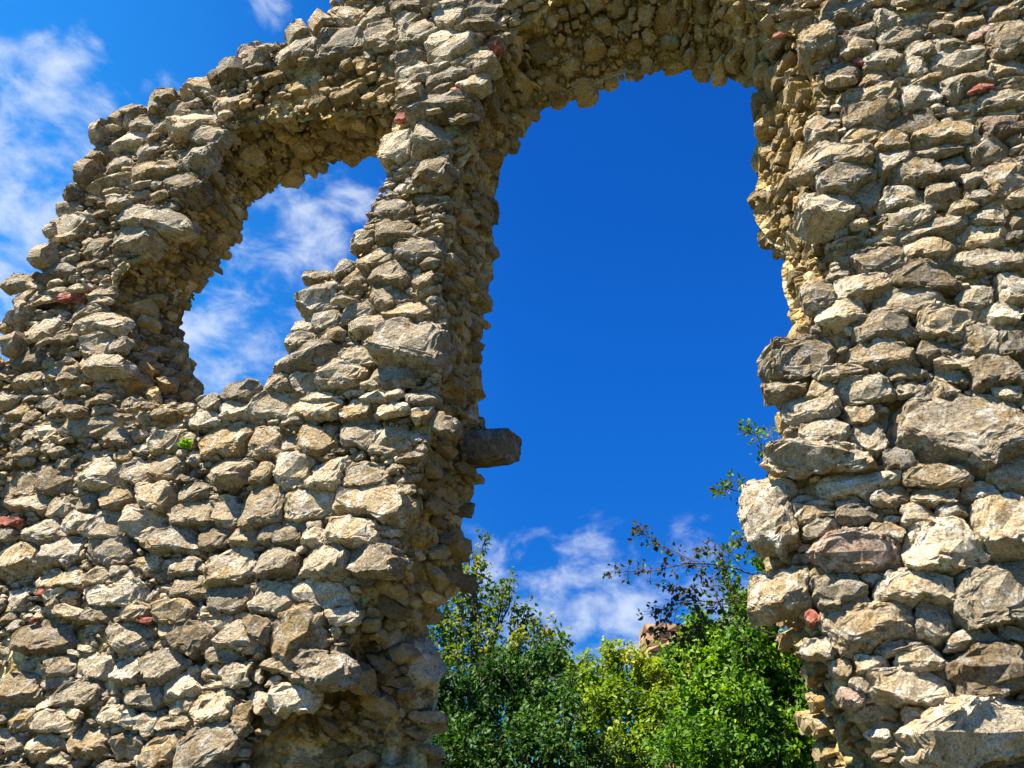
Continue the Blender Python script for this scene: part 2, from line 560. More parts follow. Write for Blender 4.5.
# ------------------------------------------------------------------ stones traced in the photograph: cx, cy, w, h, tilt, push-out, kind
S4 = 1024 / 280.0
TILES = {
    (744, 0, S4): [(360,30,170,95,10,2),(430,110,130,58,12,2),(530,65,115,75,20,2),(580,120,175,62,8,2),(405,170,155,78,12,3),(510,220,135,68,15,3),
        (645,185,110,58,8,2),(620,240,98,58,12,2),(790,210,215,78,14,3),(810,300,195,105,14,3),(470,285,115,62,8,2),(460,355,225,74,14,3),(455,415,195,100,14,4),
        (640,345,145,95,18,2),(380,255,115,80,0,1),(290,455,125,125,0,1),(430,495,155,85,22,2),(620,445,185,75,8,1),(545,525,155,80,10,4,'ochre'),(735,495,235,95,10,4,'ochre'),
        (320,590,325,115,10,7),(375,660,225,95,5,7),(550,590,155,95,8,3),(615,625,185,85,10,3),(570,720,175,95,8,3),(260,150,135,125,10,9,'ochre'),(460,700,130,100,5,2),
        (715,690,105,95,0,2),(705,555,155,48,8,2),(770,590,120,75,0,0),(890,550,145,85,10,3),(950,640,185,155,20,3),(940,440,155,105,5,2),(970,140,130,145,0,6,'dark'),
        (830,70,115,52,10,1),(950,30,115,75,10,2),(765,155,135,52,10,1),(855,113,100,48,8,1,'pink'),(860,333,105,38,8,2,'brick'),(425,225,55,48,0,0,'brick'),(130,130,44,24,5,0,'brick'),
        (960,360,185,52,8,2),(960,240,120,60,5,1)],
    (744, 190, S4): [(295,80,195,135,10,8),(610,95,170,92,10,3),(690,145,275,74,8,3),(895,100,155,64,5,3),(860,165,185,84,5,2),(665,210,195,90,5,2),(500,250,195,100,3,2,'dark'),
        (660,315,235,115,5,4),(900,250,295,95,10,3),(430,350,215,95,8,3),(860,385,150,85,10,1),(970,355,135,130,0,2),(600,405,265,95,5,3),(360,445,205,85,5,3),
        (510,500,235,105,5,4),(745,485,225,108,5,4),(950,445,165,74,8,2),(500,610,295,84,-3,4),(510,550,105,42,0,1),(700,590,175,92,-8,2),(870,540,145,115,0,2),
        (985,560,115,105,0,2),(770,630,155,62,8,3),(920,670,185,115,3,4),(215,600,290,160,15,3,'dark'),(590,670,135,62,5,2),(160,725,185,85,10,3,'dark'),(270,740,105,92,0,2),
        (450,730,225,100,5,4),(600,725,98,72,0,2),(755,680,135,62,0,1),(740,735,125,72,0,2),(960,745,115,52,0,3),(265,380,130,115,0,1,'dark')],
    (744, 380, S4): [(250,100,165,95,5,4),(420,130,115,84,0,2),(300,205,165,115,0,5),(455,215,145,115,0,2),(750,175,510,300,-10,8,'grey'),(275,295,435,110,4,9),(560,290,135,95,0,3),
        (710,355,245,88,0,5),(90,465,195,280,5,4),(395,385,275,100,3,2),(700,430,185,57,0,3),(530,425,145,52,5,2),(865,415,145,62,0,3),(970,345,160,125,10,4),
        (635,490,135,88,0,2),(775,480,135,48,0,2),(435,490,185,52,-4,2),(525,555,150,78,-10,3),(250,490,175,72,5,2),(290,540,130,80,0,1),(410,635,335,155,0,8,'pink'),
        (720,610,285,205,5,7),(950,540,240,235,0,7),(470,730,115,42,0,2)],
    (744, 558, S4): [(120,135,260,160,4,3),(350,125,225,115,3,5),(630,110,305,122,-3,6),(905,145,290,230,3,9),(690,235,145,155,-10,3),(465,255,325,165,5,7),(570,325,225,62,3,3),
        (635,365,195,78,5,4),(825,300,215,74,12,3),(465,390,115,62,-5,3),(610,470,315,112,-5,5),(890,415,280,195,3,8),(845,650,490,235,15,14,'pale'),(610,580,98,82,15,2),
        (390,515,92,72,0,3,'pink'),(270,330,130,80,0,2),(350,400,72,52,0,2),(990,275,115,62,0,3),(250,220,55,62,0,1,'brick')],
    (240, 380, S4): [(120,85,175,122,0,2),(270,105,205,74,3,3),(410,105,100,72,0,3,'ochre'),(285,65,135,44,0,2),(270,220,135,104,10,3),(80,225,145,104,0,1),(185,235,62,62,0,1),
        (190,335,145,115,0,4),(70,340,94,104,0,3),(310,345,145,115,0,2),(540,215,175,112,-15,1),(430,190,165,112,0,1),(80,465,145,155,0,4),(240,450,195,115,10,2),
        (440,345,155,94,0,2),(470,450,245,135,-10,3),(400,560,185,104,8,7),(130,560,195,84,0,2),(260,570,115,62,0,1),(130,665,150,125,0,5),(305,660,195,135,0,6),
        (500,665,215,112,-5,7,'dark'),(745,155,120,80,-20,1)],
    (240, 558, S4): [(120,150,175,135,0,3),(285,130,165,94,-12,3),(190,280,235,175,30,6),(370,215,115,62,0,2),(140,395,145,54,-10,2),(265,370,125,74,5,3),(320,425,215,115,8,8),
        (195,510,175,104,0,5),(115,455,94,54,0,1),(50,540,125,115,0,2),(60,260,125,115,0,3,'dark'),(40,430,104,84,0,2)],
    (0, 380, S4): [(365,345,145,135,0,5),(490,340,115,94,0,3),(600,325,104,98,0,3),(410,430,135,78,5,4,'ochre'),(570,430,145,112,5,5),(520,515,155,112,-15,4),(185,195,94,64,10,4),
        (320,175,215,64,5,4),(605,220,135,74,8,4),(80,380,125,84,8,2),(200,370,155,94,0,2),(110,450,145,64,0,3),(215,460,94,84,0,2),(300,450,94,74,0,1),(290,525,125,84,0,2),
        (395,525,115,112,0,1),(150,560,165,112,-5,4),(65,650,145,125,0,4),(215,630,155,112,20,4),(395,625,165,104,0,2),(640,590,205,98,0,3),(700,490,145,94,0,3),(690,410,125,84,0,2),
        (830,490,104,94,0,2),(830,330,165,112,5,4),(945,340,94,94,0,2),(815,220,185,122,0,3,'ochre'),(760,80,104,74,0,2),(845,110,104,84,0,2),(880,45,135,84,0,3),(750,140,115,64,0,2),
        (840,685,155,155,0,5),(780,580,135,74,0,2),(880,580,135,64,0,2),(650,680,145,64,0,3),(35,525,78,48,0,3,'brick'),(680,215,60,60,0,1,'ochre'),(440,285,60,48,0,2,'ochre')],
    (0, 558, S4): [(160,285,185,145,0,4),(480,290,135,112,0,3),(635,195,150,94,0,4),(700,290,175,112,10,4),(330,400,155,94,0,2),(600,395,145,112,10,5),(465,205,145,64,10,3),
        (360,205,115,74,0,2),(880,280,165,112,5,4),(790,225,115,64,0,2),(690,110,135,84,15,3),(840,150,145,112,0,2),(220,400,104,84,0,2),(60,470,175,155,0,3),(280,490,155,94,5,3),
        (470,410,115,74,0,2),(660,480,135,94,15,3),(520,515,125,74,0,4),(660,545,115,54,0,2),(780,550,145,122,0,5),(920,545,125,112,0,3),(640,605,155,54,0,2),(745,700,275,165,35,7),
        (195,595,145,84,0,3),(80,590,104,74,0,2,'ochre'),(320,670,145,112,0,2),(150,685,135,84,0,2),(450,690,115,94,0,2),(580,710,145,122,20,3,'ochre'),(510,600,125,58,-5,3),
        (400,580,94,74,0,2),(900,430,175,84,0,4),(995,460,94,64,0,3),(810,355,115,54,-5,2),(415,130,235,84,5,3),(230,80,205,64,5,3),(340,70,94,64,0,2),
        (170,120,58,48,0,1,'brick'),(530,225,58,34,0,1,'brick'),(120,235,50,28,0,0,'brick'),(190,455,110,42,8,1,'pink')],
    (256, 200, 4.0): [(540,25,165,64,8,3),(560,130,185,94,5,4),(640,200,175,94,0,6),(430,150,94,84,0,2),(470,240,145,64,15,3),(240,300,110,58,0,1,'dark'),(235,380,165,130,0,3),
        (345,270,94,64,0,2),(530,290,135,84,5,4),(385,310,115,74,10,2),(530,390,145,122,-20,3),(600,455,165,84,0,4),(400,450,145,94,25,3),(260,485,135,94,5,3),(175,510,80,62,0,1),
        (175,555,130,62,10,3),(295,540,135,54,8,3),(435,500,145,74,15,3),(615,590,265,185,-3,11),(180,630,295,104,12,4),(395,620,140,84,0,2),(450,555,84,64,0,1,'ochre'),
        (340,700,205,112,-5,5),(540,705,205,104,-5,4),(70,725,115,74,0,2),(200,715,124,84,0,3)],
    (256, 0, 4.0): [(610,40,115,54,15,7),(610,90,84,64,0,5),(650,150,165,112,15,8),(620,240,135,74,20,7),(740,180,145,84,15,7),(780,80,135,74,12,7),(800,30,140,60,12,7),
        (910,60,135,74,10,7),(790,220,255,64,18,10),(640,300,135,74,20,7),(900,260,155,74,10,9),(800,320,235,54,15,8),(750,365,104,38,15,6),(870,360,145,64,5,9),
        (770,430,285,74,15,9),(690,560,205,112,25,7),(565,590,150,122,10,6),(330,180,205,122,10,7),(180,200,205,104,12,6),(490,140,135,115,0,5),(360,60,115,84,8,3),
        (700,690,135,84,0,6,'dark'),(815,385,70,40,10,5,'brick'),(925,195,90,60,0,2,'brick'),(590,470,60,40,0,1,'brick'),(470,50,100,60,10,2),(440,90,110,60,5,3)],
    (0, 200, 4.0): [(530,150,195,104,5,6),(610,85,275,84,-5,7),(390,180,94,84,0,1),(300,395,120,46,8,2,'brick'),(240,285,145,64,15,3),(170,510,135,64,12,3),(390,490,205,84,0,4),
        (390,590,125,84,20,5),(400,660,255,74,-5,5),(100,640,140,70,15,2),(50,470,130,90,5,4),(60,325,110,60,5,3),(110,395,130,50,15,3),(400,380,110,40,5,3),(390,410,130,40,8,3),
        (230,690,160,70,10,2),(120,710,140,70,10,2),(470,580,100,60,0,3),(360,440,140,60,10,3),(275,110,130,80,5,4)],
    (0, 0, 3.84): [(490,425,110,60,18,3,'dark'),(620,375,130,60,5,4,'dark'),(770,330,130,80,0,4),(870,390,170,80,15,4),(700,420,160,60,28,3),(400,490,110,60,20,3),(370,590,120,50,15,3,'dark'),
        (560,470,110,60,25,2),(620,490,100,45,22,3),(760,450,220,90,28,4),(560,580,80,50,20,2),(600,650,240,45,18,4,'ochre'),(690,700,150,120,-30,4),(740,590,150,110,10,5),(800,520,120,90,0,4),
        (420,700,200,50,18,3),(900,250,110,90,10,3),(940,200,110,60,15,2,'pink'),(330,690,140,50,25,3),(450,620,130,50,22,2),(500,540,120,46,25,2)],
}
traced = []
for (ox, oy, sc), lst in TILES.items():
    for s in lst:
        cx, cy, w, h, rot, push = s[:6]
        kind = s[6] if len(s) > 6 else ''
        px, py, w, h = ox + cx / sc, oy + cy / sc, w / sc, h / sc
        c = px_uv(px, py)
        th = R(rot)
        e = px_uv(px + .5 * w * math.cos(th), py - .5 * w * math.sin(th)) - c
        f = px_uv(px, py - .5 * h) - c
        a = np.linalg.norm(e)
        b = abs(e[0] * f[1] - e[1] * f[0]) / a
        if kind == 'brick':
            a, b = a * 1.0, b * .66
        traced.append(dict(c=c, a=a * .95, b=b * .93, rot=math.atan2(e[1], e[0]), push=push * .011 + (.02 if kind == 'brick' else 0), kind=kind, px=(px, py)))


# ------------------------------------------------------------------ packing stones into a raster of a face
NTH = 40
THS = np.linspace(0, 2 * np.pi, NTH, endpoint=False)


def pack(mask, x0, y0, res, pre, size_fn, cell_max=1.30, seed=1, rounds=((1.0, 900), (.72, 2200), (.5, 4500), (.33, 9000)), rot_fn=None):
    rg = np.random.default_rng(seed)
    H, Wd = mask.shape
    wx = vnoise(np.stack(np.meshgrid(np.arange(Wd) * res, np.arange(H) * res) + [np.full((H, Wd), 3.3 + seed)], -1), 9.0)
    GX = x0 + (np.arange(Wd)[None, :] + .5) * res + wx[..., 0] * .016
    GY = y0 + (np.arange(H)[:, None] + .5) * res + wx[..., 1] * .013
    occ = ~mask
    sites = []

    def window(s, k):
        m = k * max(s['a'], s['b'])
        i0, i1 = int((s['c'][1] - y0 - m) / res), int((s['c'][1] - y0 + m) / res) + 2
        j0, j1 = int((s['c'][0] - x0 - m) / res), int((s['c'][0] - x0 + m) / res) + 2
        return slice(max(0, i0), max(0, min(H, i1))), slice(max(0, j0), max(0, min(Wd, j1)))

    def dist(s, sl):
        dx, dy = GX[sl] - s['c'][0], GY[sl] - s['c'][1]
        c, n = math.cos(s['rot']), math.sin(s['rot'])
        p = s.get('p', 4.5)
        return ((np.abs(dx * c + dy * n) / s['a']) ** p + (np.abs(-dx * n + dy * c) / s['b']) ** p) ** (1 / p)

    for s in pre:
        sl = window(s, 1.3)
        if occ[sl].size == 0:
            continue
        sites.append(s)
        occ[sl] |= dist(s, sl) < .95
    free_idx = np.argwhere(mask)
    for scale, tries in rounds:
        idx = free_idx[rg.integers(0, len(free_idx), tries)]
        for (i, j) in idx:
            if occ[i, j]:
                continue
            x, y = x0 + (j + .5) * res, y0 + (i + .5) * res
            a, b = size_fn(x, y, rg)
            k = scale * rg.uniform(.8, 1.2)
            r0 = rot_fn(x, y) if rot_fn else 0.0
            s = dict(c=np.array([x, y]), a=a * k, b=b * k, rot=r0 + rg.normal(0, .13), push=None, kind='', p=rg.uniform(3.0, 7.0))
            sl = window(s, 1.3)
            d = dist(s, sl)
            ins = d < .88
            tot = ins.sum()
            if tot < 3 or (occ[sl] & ins).sum() > .10 * tot:
                continue
            sites.append(s)
            occ[sl] |= d < .95
    best = np.full((H, Wd), 1e9)
    own = np.full((H, Wd), -1)
    for k, s in enumerate(sites):
        sl = window(s, 2.0)
        d = dist(s, sl)
        better = (d < best[sl]) & (d < cell_max)
        best[sl] = np.where(better, d, best[sl])
        own[sl] = np.where(better, k, own[sl])
    own[~mask] = np.where(best[~mask] < 1.02, own[~mask], -1)
    # radial outline of each cell
    keep = []
    for k, s in enumerate(sites):
        rmax = 1.5 * max(s['a'], s['b'])
        rr = np.arange(res * .5, rmax, res * .5)
        xs = s['c'][0] + rr[None, :] * np.cos(THS)[:, None]
        ys = s['c'][1] + rr[None, :] * np.sin(THS)[:, None]
        ji = np.clip(((xs - x0) / res).astype(int), 0, Wd - 1)
        ii = np.clip(((ys - y0) / res).astype(int), 0, H - 1)
        o = own[ii, ji] == k
        first = np.where(o.all(1), len(rr) - 1, (~o).argmax(1))
        r = rr[first]
        if r.mean() < .008:
            continue
        r = (np.roll(r, 1) + 6 * r + np.roll(r, -1)) / 8
        s['r'] = np.maximum(r, .35 * min(s['a'], s['b']))
        keep.append(s)
    return keep


# ------------------------------------------------------------------ stones as meshes
def grid_template(n):
    g = np.linspace(-1, 1, n)
    X, Y = np.meshgrid(g, g)
    X, Y = X.ravel(), Y.ravel()
    rho = np.maximum(abs(X), abs(Y))
    with np.errstate(divide='ignore', invalid='ignore'):
        th = np.where(abs(X) >= abs(Y), np.pi / 4 * np.where(X == 0, 0, Y / X) + np.where(X < 0, np.pi, 0),
                      np.pi / 2 - np.pi / 4 * np.where(Y == 0, 0, X / Y) + np.where(Y < 0, np.pi, 0))
    idx = np.arange(n * n).reshape(n, n)
    q = np.stack([idx[:-1, :-1], idx[:-1, 1:], idx[1:, 1:], idx[1:, :-1]], -1).reshape(-1, 4)
    ring = np.concatenate([idx[0, :-1], idx[:-1, -1], idx[-1, :0:-1], idx[:0:-1, 0]])
    tri = np.stack([np.roll(ring, -1), ring, np.full(len(ring), n * n)], -1)
    return rho, th, q, tri


TPL = {n: grid_template(n) for n in (9, 13, 19, 29, 45, 69)}


def make_stones(sites, n, frame, seed, rough=1.0):
    """sites -> verts (S, n*n+1, 3) in world space; frame(site) -> origin, ex, ey, en (world)"""
    rg = np.random.default_rng(seed)
    rho, th, q, tri = TPL[n]
    S = len(sites)
    rad = np.array([s['r'] for s in sites])
    gap = np.array([s.get('gap', .006) for s in sites])
    f = (th % (2 * np.pi)) / (2 * np.pi) * NTH
    i0 = np.floor(f).astype(int) % NTH
    t = f - np.floor(f)
    r = rad[:, i0] * (1 - t) + rad[:, (i0 + 1) % NTH] * t
    r = np.maximum(r - gap[:, None], r * .6) * np.array([s.get('grow', 1.05) for s in sites])[:, None]
    size = np.sqrt(rad.min(1) * rad.mean(1))
    D = np.clip(size * rg.uniform(.75, 1.1, S), .025, .17)
    D = np.array([s.get('D', d) for s, d in zip(sites, D)])
    er = rg.uniform(.20, .40, S)[:, None]
    ez = rg.uniform(.28, .52, S)[:, None]
    bx = np.array([.75 if s.get('box') else 1.0 for s in sites])[:, None]
    er, ez = er * bx, ez * bx
    ph = (rho ** .85 * R(112))[None, :]
    rs = np.sin(ph) ** er
    zz = np.sign(np.cos(ph)) * np.abs(np.cos(ph)) ** ez
    P = np.stack([r * rs * np.cos(th), r * rs * np.sin(th), D[:, None] * zz], -1)
    off = rg.uniform(0, 60, (S, 1, 3))
    sz = size[:, None, None]
    P += vnoise(P / sz + off, 1.1) * sz * .10 * rough
    # broken flat faces: the face itself, the four arrises, then odd chips
    inv = np.stack([1 / rad.mean(1), 1 / rad.mean(1), 1 / D], -1)
    cuts = [(None, .66, .93, 0)] * 4 + [((1, .1), .86, 1, 1), ((-1, .1), .86, 1, 1), ((.1, 1), .84, 1, 1)] + [(None, .74, .96, 2)] * 4
    for (dr, lo, hi, mode) in cuts:
        if mode == 0:
            nn = np.stack([rg.normal(0, .26, S), rg.normal(.05, .26, S), np.ones(S)], -1)
        elif mode == 1:
            nn = np.stack([dr[0] + rg.normal(0, .35, S), dr[1] + rg.normal(0, .35, S), rg.uniform(.15, 1.1, S)], -1) * inv
        else:
            nn = rg.normal(0, 1, (S, 3))
            nn[:, 2] = np.abs(nn[:, 2]) * .8 + .1
            nn *= inv
        nn /= np.linalg.norm(nn, axis=1, keepdims=True)
        d = np.einsum('svk,sk->sv', P, nn)
        lim = d.max(1) * rg.uniform(lo, hi, S)
        ex = np.maximum(0, d - lim[:, None])
        P -= ex[..., None] * nn[:, None, :] * .97
    # bedding: ledges running along the stone
    bd = rg.normal(0, .35, (S, 1))
    yy = (P[..., 1] + P[..., 0] * bd) / sz[..., 0]
    Q = np.stack([P[..., 0] / sz[..., 0] * .8, yy * 3.2, P[..., 2] / sz[..., 0] * .8], -1) + off
    lb = vnoise(Q, 1.0)[..., :1]
    lb = np.sign(lb) * np.sqrt(np.abs(lb))
    amp = rg.uniform(.02, .13, (S, 1, 1))
    P[..., 2:3] += lb * sz * amp * rough
    P[..., :2] *= 1 + lb * .5 * amp
    # crags
    P += vnoise(P / sz + off, 2.6) * sz * .05 * rough
    v2 = vnoise(P / sz + off, 6.0)
    P -= np.maximum(0, np.abs(v2) - .22) * np.sign(v2) * sz * .10 * rough
    v3 = vnoise(P + off, 38.0)
    P += np.sign(v3) * np.abs(v3) ** 1.4 * .009 * rough
    if n >= 19:
        P += vnoise(P + off, 85.0) * .0045 * rough
    if n >= 45:
        P += vnoise(P + off, 170.0) * .0025 * rough
    # tilt each stone a little
    ax, ay = rg.normal(-.19, .14, S), rg.normal(.05, .14, S)
    ax = np.array([s.get('tx', x) for s, x in zip(sites, ax)])
    cx_, sx_ = np.cos(ax)[:, None], np.sin(ax)[:, None]
    y, z = P[..., 1] * cx_ - P[..., 2] * sx_, P[..., 1] * sx_ + P[..., 2] * cx_
    P[..., 1], P[..., 2] = y, z
    cy_, sy_ = np.cos(ay)[:, None], np.sin(ay)[:, None]
    x, z = P[..., 0] * cy_ + P[..., 2] * sy_, -P[..., 0] * sy_ + P[..., 2] * cy_
    P[..., 0], P[..., 2] = x, z
    P[..., 2] += np.array([s['push'] - d * .93 for s, d in zip(sites, D)])[:, None]
    back = P.mean(1)
    back[:, 2] = P[..., 2].min(1)
    P = np.concatenate([P, back[:, None, :]], 1)
    outv = np.empty_like(P)
    for k, s in enumerate(sites):
        o, ex, ey, en = frame(s)
        outv[k] = o + P[k, :, :1] * ex + P[k, :, 1:2] * ey + P[k, :, 2:3] * en
    return outv


KIND_T = {'grey': .03, 'pale': .42, 'ochre': .90, 'pink': 1.0, 'dark': .80}


def tint_of(s, rg, core=False):
    k = s['kind']
    if k in KIND_T:
        return np.array([KIND_T[k], {'dark': .35, 'grey': .42, 'pale': .8}.get(k, .6), rg.uniform()])
    u = rg.uniform()
    h = rg.uniform(0, .72) if u < .90 else (rg.uniform(.80, .90) if u < .98 else rg.uniform(.94, 1))
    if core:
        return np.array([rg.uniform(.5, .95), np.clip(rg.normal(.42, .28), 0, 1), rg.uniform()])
    return np.array([h, np.clip(rg.normal(.5, .28), 0, 1), rg.uniform()])


# front face packing -------------------------------------------------
RES = .011
fu0, fv0 = loopF[:, 0].min() - .1, -.05
fu1, fv1 = loopF[:, 0].max() + .1, loopF[:, 1].max() + .1
gw, gh = int((fu1 - fu0) / RES), int((fv1 - fv0) / RES)
gx, gy = np.meshgrid(fu0 + (np.arange(gw) + .5) * RES, fv0 + (np.arange(gh) + .5) * RES)
fmask = inside(loopF, gx, gy) & ~inside(holeF, gx, gy)


BROKEN = np.array([px_uv(*p) for p in [(236, 100), (262, 76), (300, 64), (352, 58), (394, 62), (394, 112), (360, 112), (318, 118), (262, 122), (236, 130)]])
broken = inside(BROKEN, gx, gy) & fmask


def size_front(x, y, rg):
    px, py = uv_px(x, y)
    reg = region(px, py)
    if rg.uniform() < .28:
        return rg.uniform(.06, .15), rg.uniform(.016, .026)
    if reg == 'left' or reg == 'arch_small':
        return rg.uniform(.05, .12), rg.uniform(.020, .038)
    if reg == 'base':
        return rg.uniform(.055, .125), rg.uniform(.028, .056)
    if reg == 'centre':
        if py < 250:
            return rg.uniform(.06, .14), rg.uniform(.03, .05)
        return rg.uniform(.055, .12), rg.uniform(.026, .052)
    return rg.uniform(.055, .14), rg.uniform(.026, .056)


front = pack(fmask & ~broken, fu0, fv0, RES, traced, size_front, seed=3, cell_max=1.38, rounds=((1.0, 900), (.72, 2600), (.5, 6000), (.33, 12000), (.22, 14000)), rot_fn=lambda x, y: .03 if x < -.5 else .02)
rgk = np.random.default_rng(21)
chips = pack(broken, fu0, fv0, RES, [], lambda x, y, rg: (rg.uniform(.025, .10), rg.uniform(.02, .06)), seed=4, cell_max=1.3,
             rounds=((1.0, 60), (.7, 300), (.45, 600)))
for s in chips:
    s['push'] = float(rgk.normal(-.02, .05))
    s['coated'] = True
front += chips
for s in front:
    s['px'] = uv_px(*s['c'])
    s['reg'] = region(*s['px'])
    if s['push'] is None:
        s['push'] = float(np.clip(rgk.normal(.018, .046), -.06, .12))
        if s['reg'] == 'centre' and s['px'][1] < 110:
            s['push'] += .06
    if np.mean(s['r']) < .04 and s['kind'] == '':
        s['push'] = min(s['push'], -.005)
    s['tint'] = tint_of(s, rgk, core=bool(s.get('coated')))
    s['gap'] = float(rgk.uniform(.002, .009))


def front_frame(s):
    o = O + U * s['c'][0] + Z * s['c'][1]
    return o, U, Z, -W


# reveal strips ------------------------------------------------------
def strip_data(D_):
    """D_ (n,2,3) in uvw -> world lofts and arc lengths"""
    wpts = O + D_[..., :1] * U + D_[..., 1:2] * Z + D_[..., 2:] * W
    mid = wpts.mean(1)
    s = np.concatenate([[0], np.cumsum(np.linalg.norm(np.diff(mid, axis=0), axis=1))])
    return wpts, s


def strip_eval(wpts, s, sq, k):
    sq = np.clip(sq, 0, s[-1] - 1e-6)
    i = np.clip(np.searchsorted(s, sq, side='right') - 1, 0, len(s) - 2)
    t = ((sq - s[i]) / (s[i + 1] - s[i]))[..., None]
    a = wpts[i, 0] * (1 - t) + wpts[i + 1, 0] * t
    b = wpts[i, 1] * (1 - t) + wpts[i + 1, 1] * t
    kk = np.asarray(k)[..., None]
    return a * (1 - kk) + b * kk


def strip_frame(wpts, s, sq, k, flip):
    e = .05
    p = strip_eval(wpts, s, np.array([sq]), np.array([k]))[0]
    ds = strip_eval(wpts, s, np.array([min(sq + e, s[-1])]), np.array([k]))[0] - strip_eval(wpts, s, np.array([max(sq - e, 0)]), np.array([k]))[0]
    dw = strip_eval(wpts, s, np.array([sq]), np.array([1.0]))[0] - strip_eval(wpts, s, np.array([sq]), np.array([0.0]))[0]
    width = np.linalg.norm(dw)
    ds /= np.linalg.norm(ds) + 1e-9
    dw /= width
    n = np.cross(ds, dw)
    n /= np.linalg.norm(n) + 1e-9
    if flip:
        n = -n
    dw = dw - ds * np.dot(ds, dw)
    dw /= np.linalg.norm(dw)
    return p, ds, dw, n, width


STRIPS = []   # (wpts, s, flip, name)
for D_, name in ((big_d, 'big'), (win_d, 'win'), (out_d, 'out')):
    wp, s = strip_data(D_)
    # find which way is out of the masonry: towards the opening / the air
    mid = len(s) // 2
    p, ds, dw, n, _ = strip_frame(wp, s, s[mid], .5, False)
    q = p + n * .12 - O
    uu, vv = np.dot(q, U), q[2]
    solid = bool(inside((loopF + loopB) / 2, np.array([uu]), np.array([vv]))[0]) and not bool(inside((holeF + holeB) / 2, np.array([uu]), np.array([vv]))[0])
    STRIPS.append((wp, s, solid, name))


def strip_region(name, p):
    q = p - O
    px, py = uv_px(np.dot(q, U), q[2], np.dot(q, W))
    if name == 'big':
        if px < 512 and py > 152:
            return 'centre'
        if px > 748 and py > 84:
            return 'right'
        return 'arch_big'
    if name == 'win':
        if py > 400:
            return 'base'
        if px < 270 and py > 168:
            return 'left'
        if px > 386 or py > 240:
            return 'centre'
        return 'arch_small'
    return region(px, py)


strip_stones = []
DK = 1.25
for (wp, s, flip, name) in STRIPS:
    rs_ = .012
    Wn, Hn = int(s[-1] / rs_), int(T / rs_)
    m = np.ones((Hn, Wn), dtype=bool)
    wp_, s_, flip_ = wp, s, flip

    def size_strip(x, y, rg, nm=name):
        if nm == 'out':
            return rg.uniform(.04, .09), rg.uniform(.04, .08)
        f = rg.uniform(.6, 1.4)
        i = int(np.clip(np.searchsorted(s_, x), 1, len(s_) - 1))
        steep = abs((wp_[i, 0] - wp_[i - 1, 0])[2]) / (s_[i] - s_[i - 1] + 1e-6)
        if steep > .6:                      # jambs: thin shards lying in their beds
            return .027 * f * rg.uniform(.7, 1.4), .062 * f * rg.uniform(.7, 1.4)
        return .05 * f * rg.uniform(.6, 1.3), .055 * f * rg.uniform(.7, 1.3)

    st = pack(m, 0, 0, rs_, [], size_strip, seed=7 + len(strip_stones) % 5, cell_max=1.35,
              rounds=((1.35, 500), (1.0, 2500), (.62, 5000), (.42, 7000)))
    for q in st:
        if name != 'out' and q['c'][1] - q['b'] < .05:
            continue
        k = np.clip(q['c'][1] / T, .02, .98)
        p, ds, dw, n, width = strip_frame(wp, s, q['c'][0], k, flip)
        q['frame'] = (p, ds, dw, n)
        q['reg'] = strip_region(name, p)
        q['push'] = float(np.clip(rgk.normal(.012, .04), -.06, .10))
        q['push'] = min(q['push'], 1.9 * DK * math.sqrt(q['r'].min() * q['r'].mean()) - .045)
        q['D'] = DK * math.sqrt(q['r'].min() * q['r'].mean())
        if name == 'win' and q['reg'] != 'left':
            q['push'] = min(q['push'], .035)
        if k > .8 and np.mean(q['r']) < .05:
            q['push'] = min(q['push'], .0)
        q['tx'] = float(rgk.normal(0, .3))
        q['box'] = True
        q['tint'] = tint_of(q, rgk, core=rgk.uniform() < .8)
        q['gap'] = float(rgk.uniform(.003, .014))
        r_ = p - O
        q['px'] = uv_px(np.dot(r_, U), r_[2], np.dot(r_, W))
        q['strip'] = name
    strip_stones += [q for q in st if 'frame' in q]


# hand-set stones on the reveals: the one jutting out by the big opening, the pale block below it
def nearest_strip(px, py, name):
    best = None
    for (wp, s, flip, nm) in STRIPS:
        if nm != name:
            continue
        for sq in np.linspace(0, s[-1], 500):
            for k in (.1, .3, .5, .7, .9):
                p = strip_eval(wp, s, np.array([sq]), np.array([k]))[0]
                r_ = p - O
                a = uv_px(np.dot(r_, U), r_[2], np.dot(r_, W))
                d = (a[0] - px) ** 2 + (a[1] - py) ** 2
                if best is None or d < best[0]:
                    best = (d, wp, s, flip, sq, k)
    return best


def add_reveal_stone(px, py, a, b, push, D, kind, rot=0.0, gk=False):
    _, wp, s, flip, sq, k = nearest_strip(px, py, 'big')
    p, ds, dw, n, width = strip_frame(wp, s, sq, k, flip)
    r = np.array([((abs(math.cos(t - rot)) / a) ** 3 + (abs(math.sin(t - rot)) / b) ** 3) ** (-1 / 3) for t in THS])
    q = dict(c=np.array([sq, k * T]), a=a, b=b, r=r, push=push, D=D, kind=kind, gap=0.0, frame=(p, ds, dw, n), reg=strip_region('big', p), px=(px, py), strip='big', big=True, tx=0.0)
    q['tint'] = np.array([.0, .0, .3]) if gk else tint_of(q, rgk)
    q['plain'] = gk is not False
    strip_stones.append(q)


add_reveal_stone(480, 450, .10, .13, .33, .24, 'dark', gk=True)
add_reveal_stone(424, 664, .12, .15, .09, .14, 'pale', gk=None)
add_reveal_stone(745, 600, .12, .15, .0, .1, 'dark') if False else None

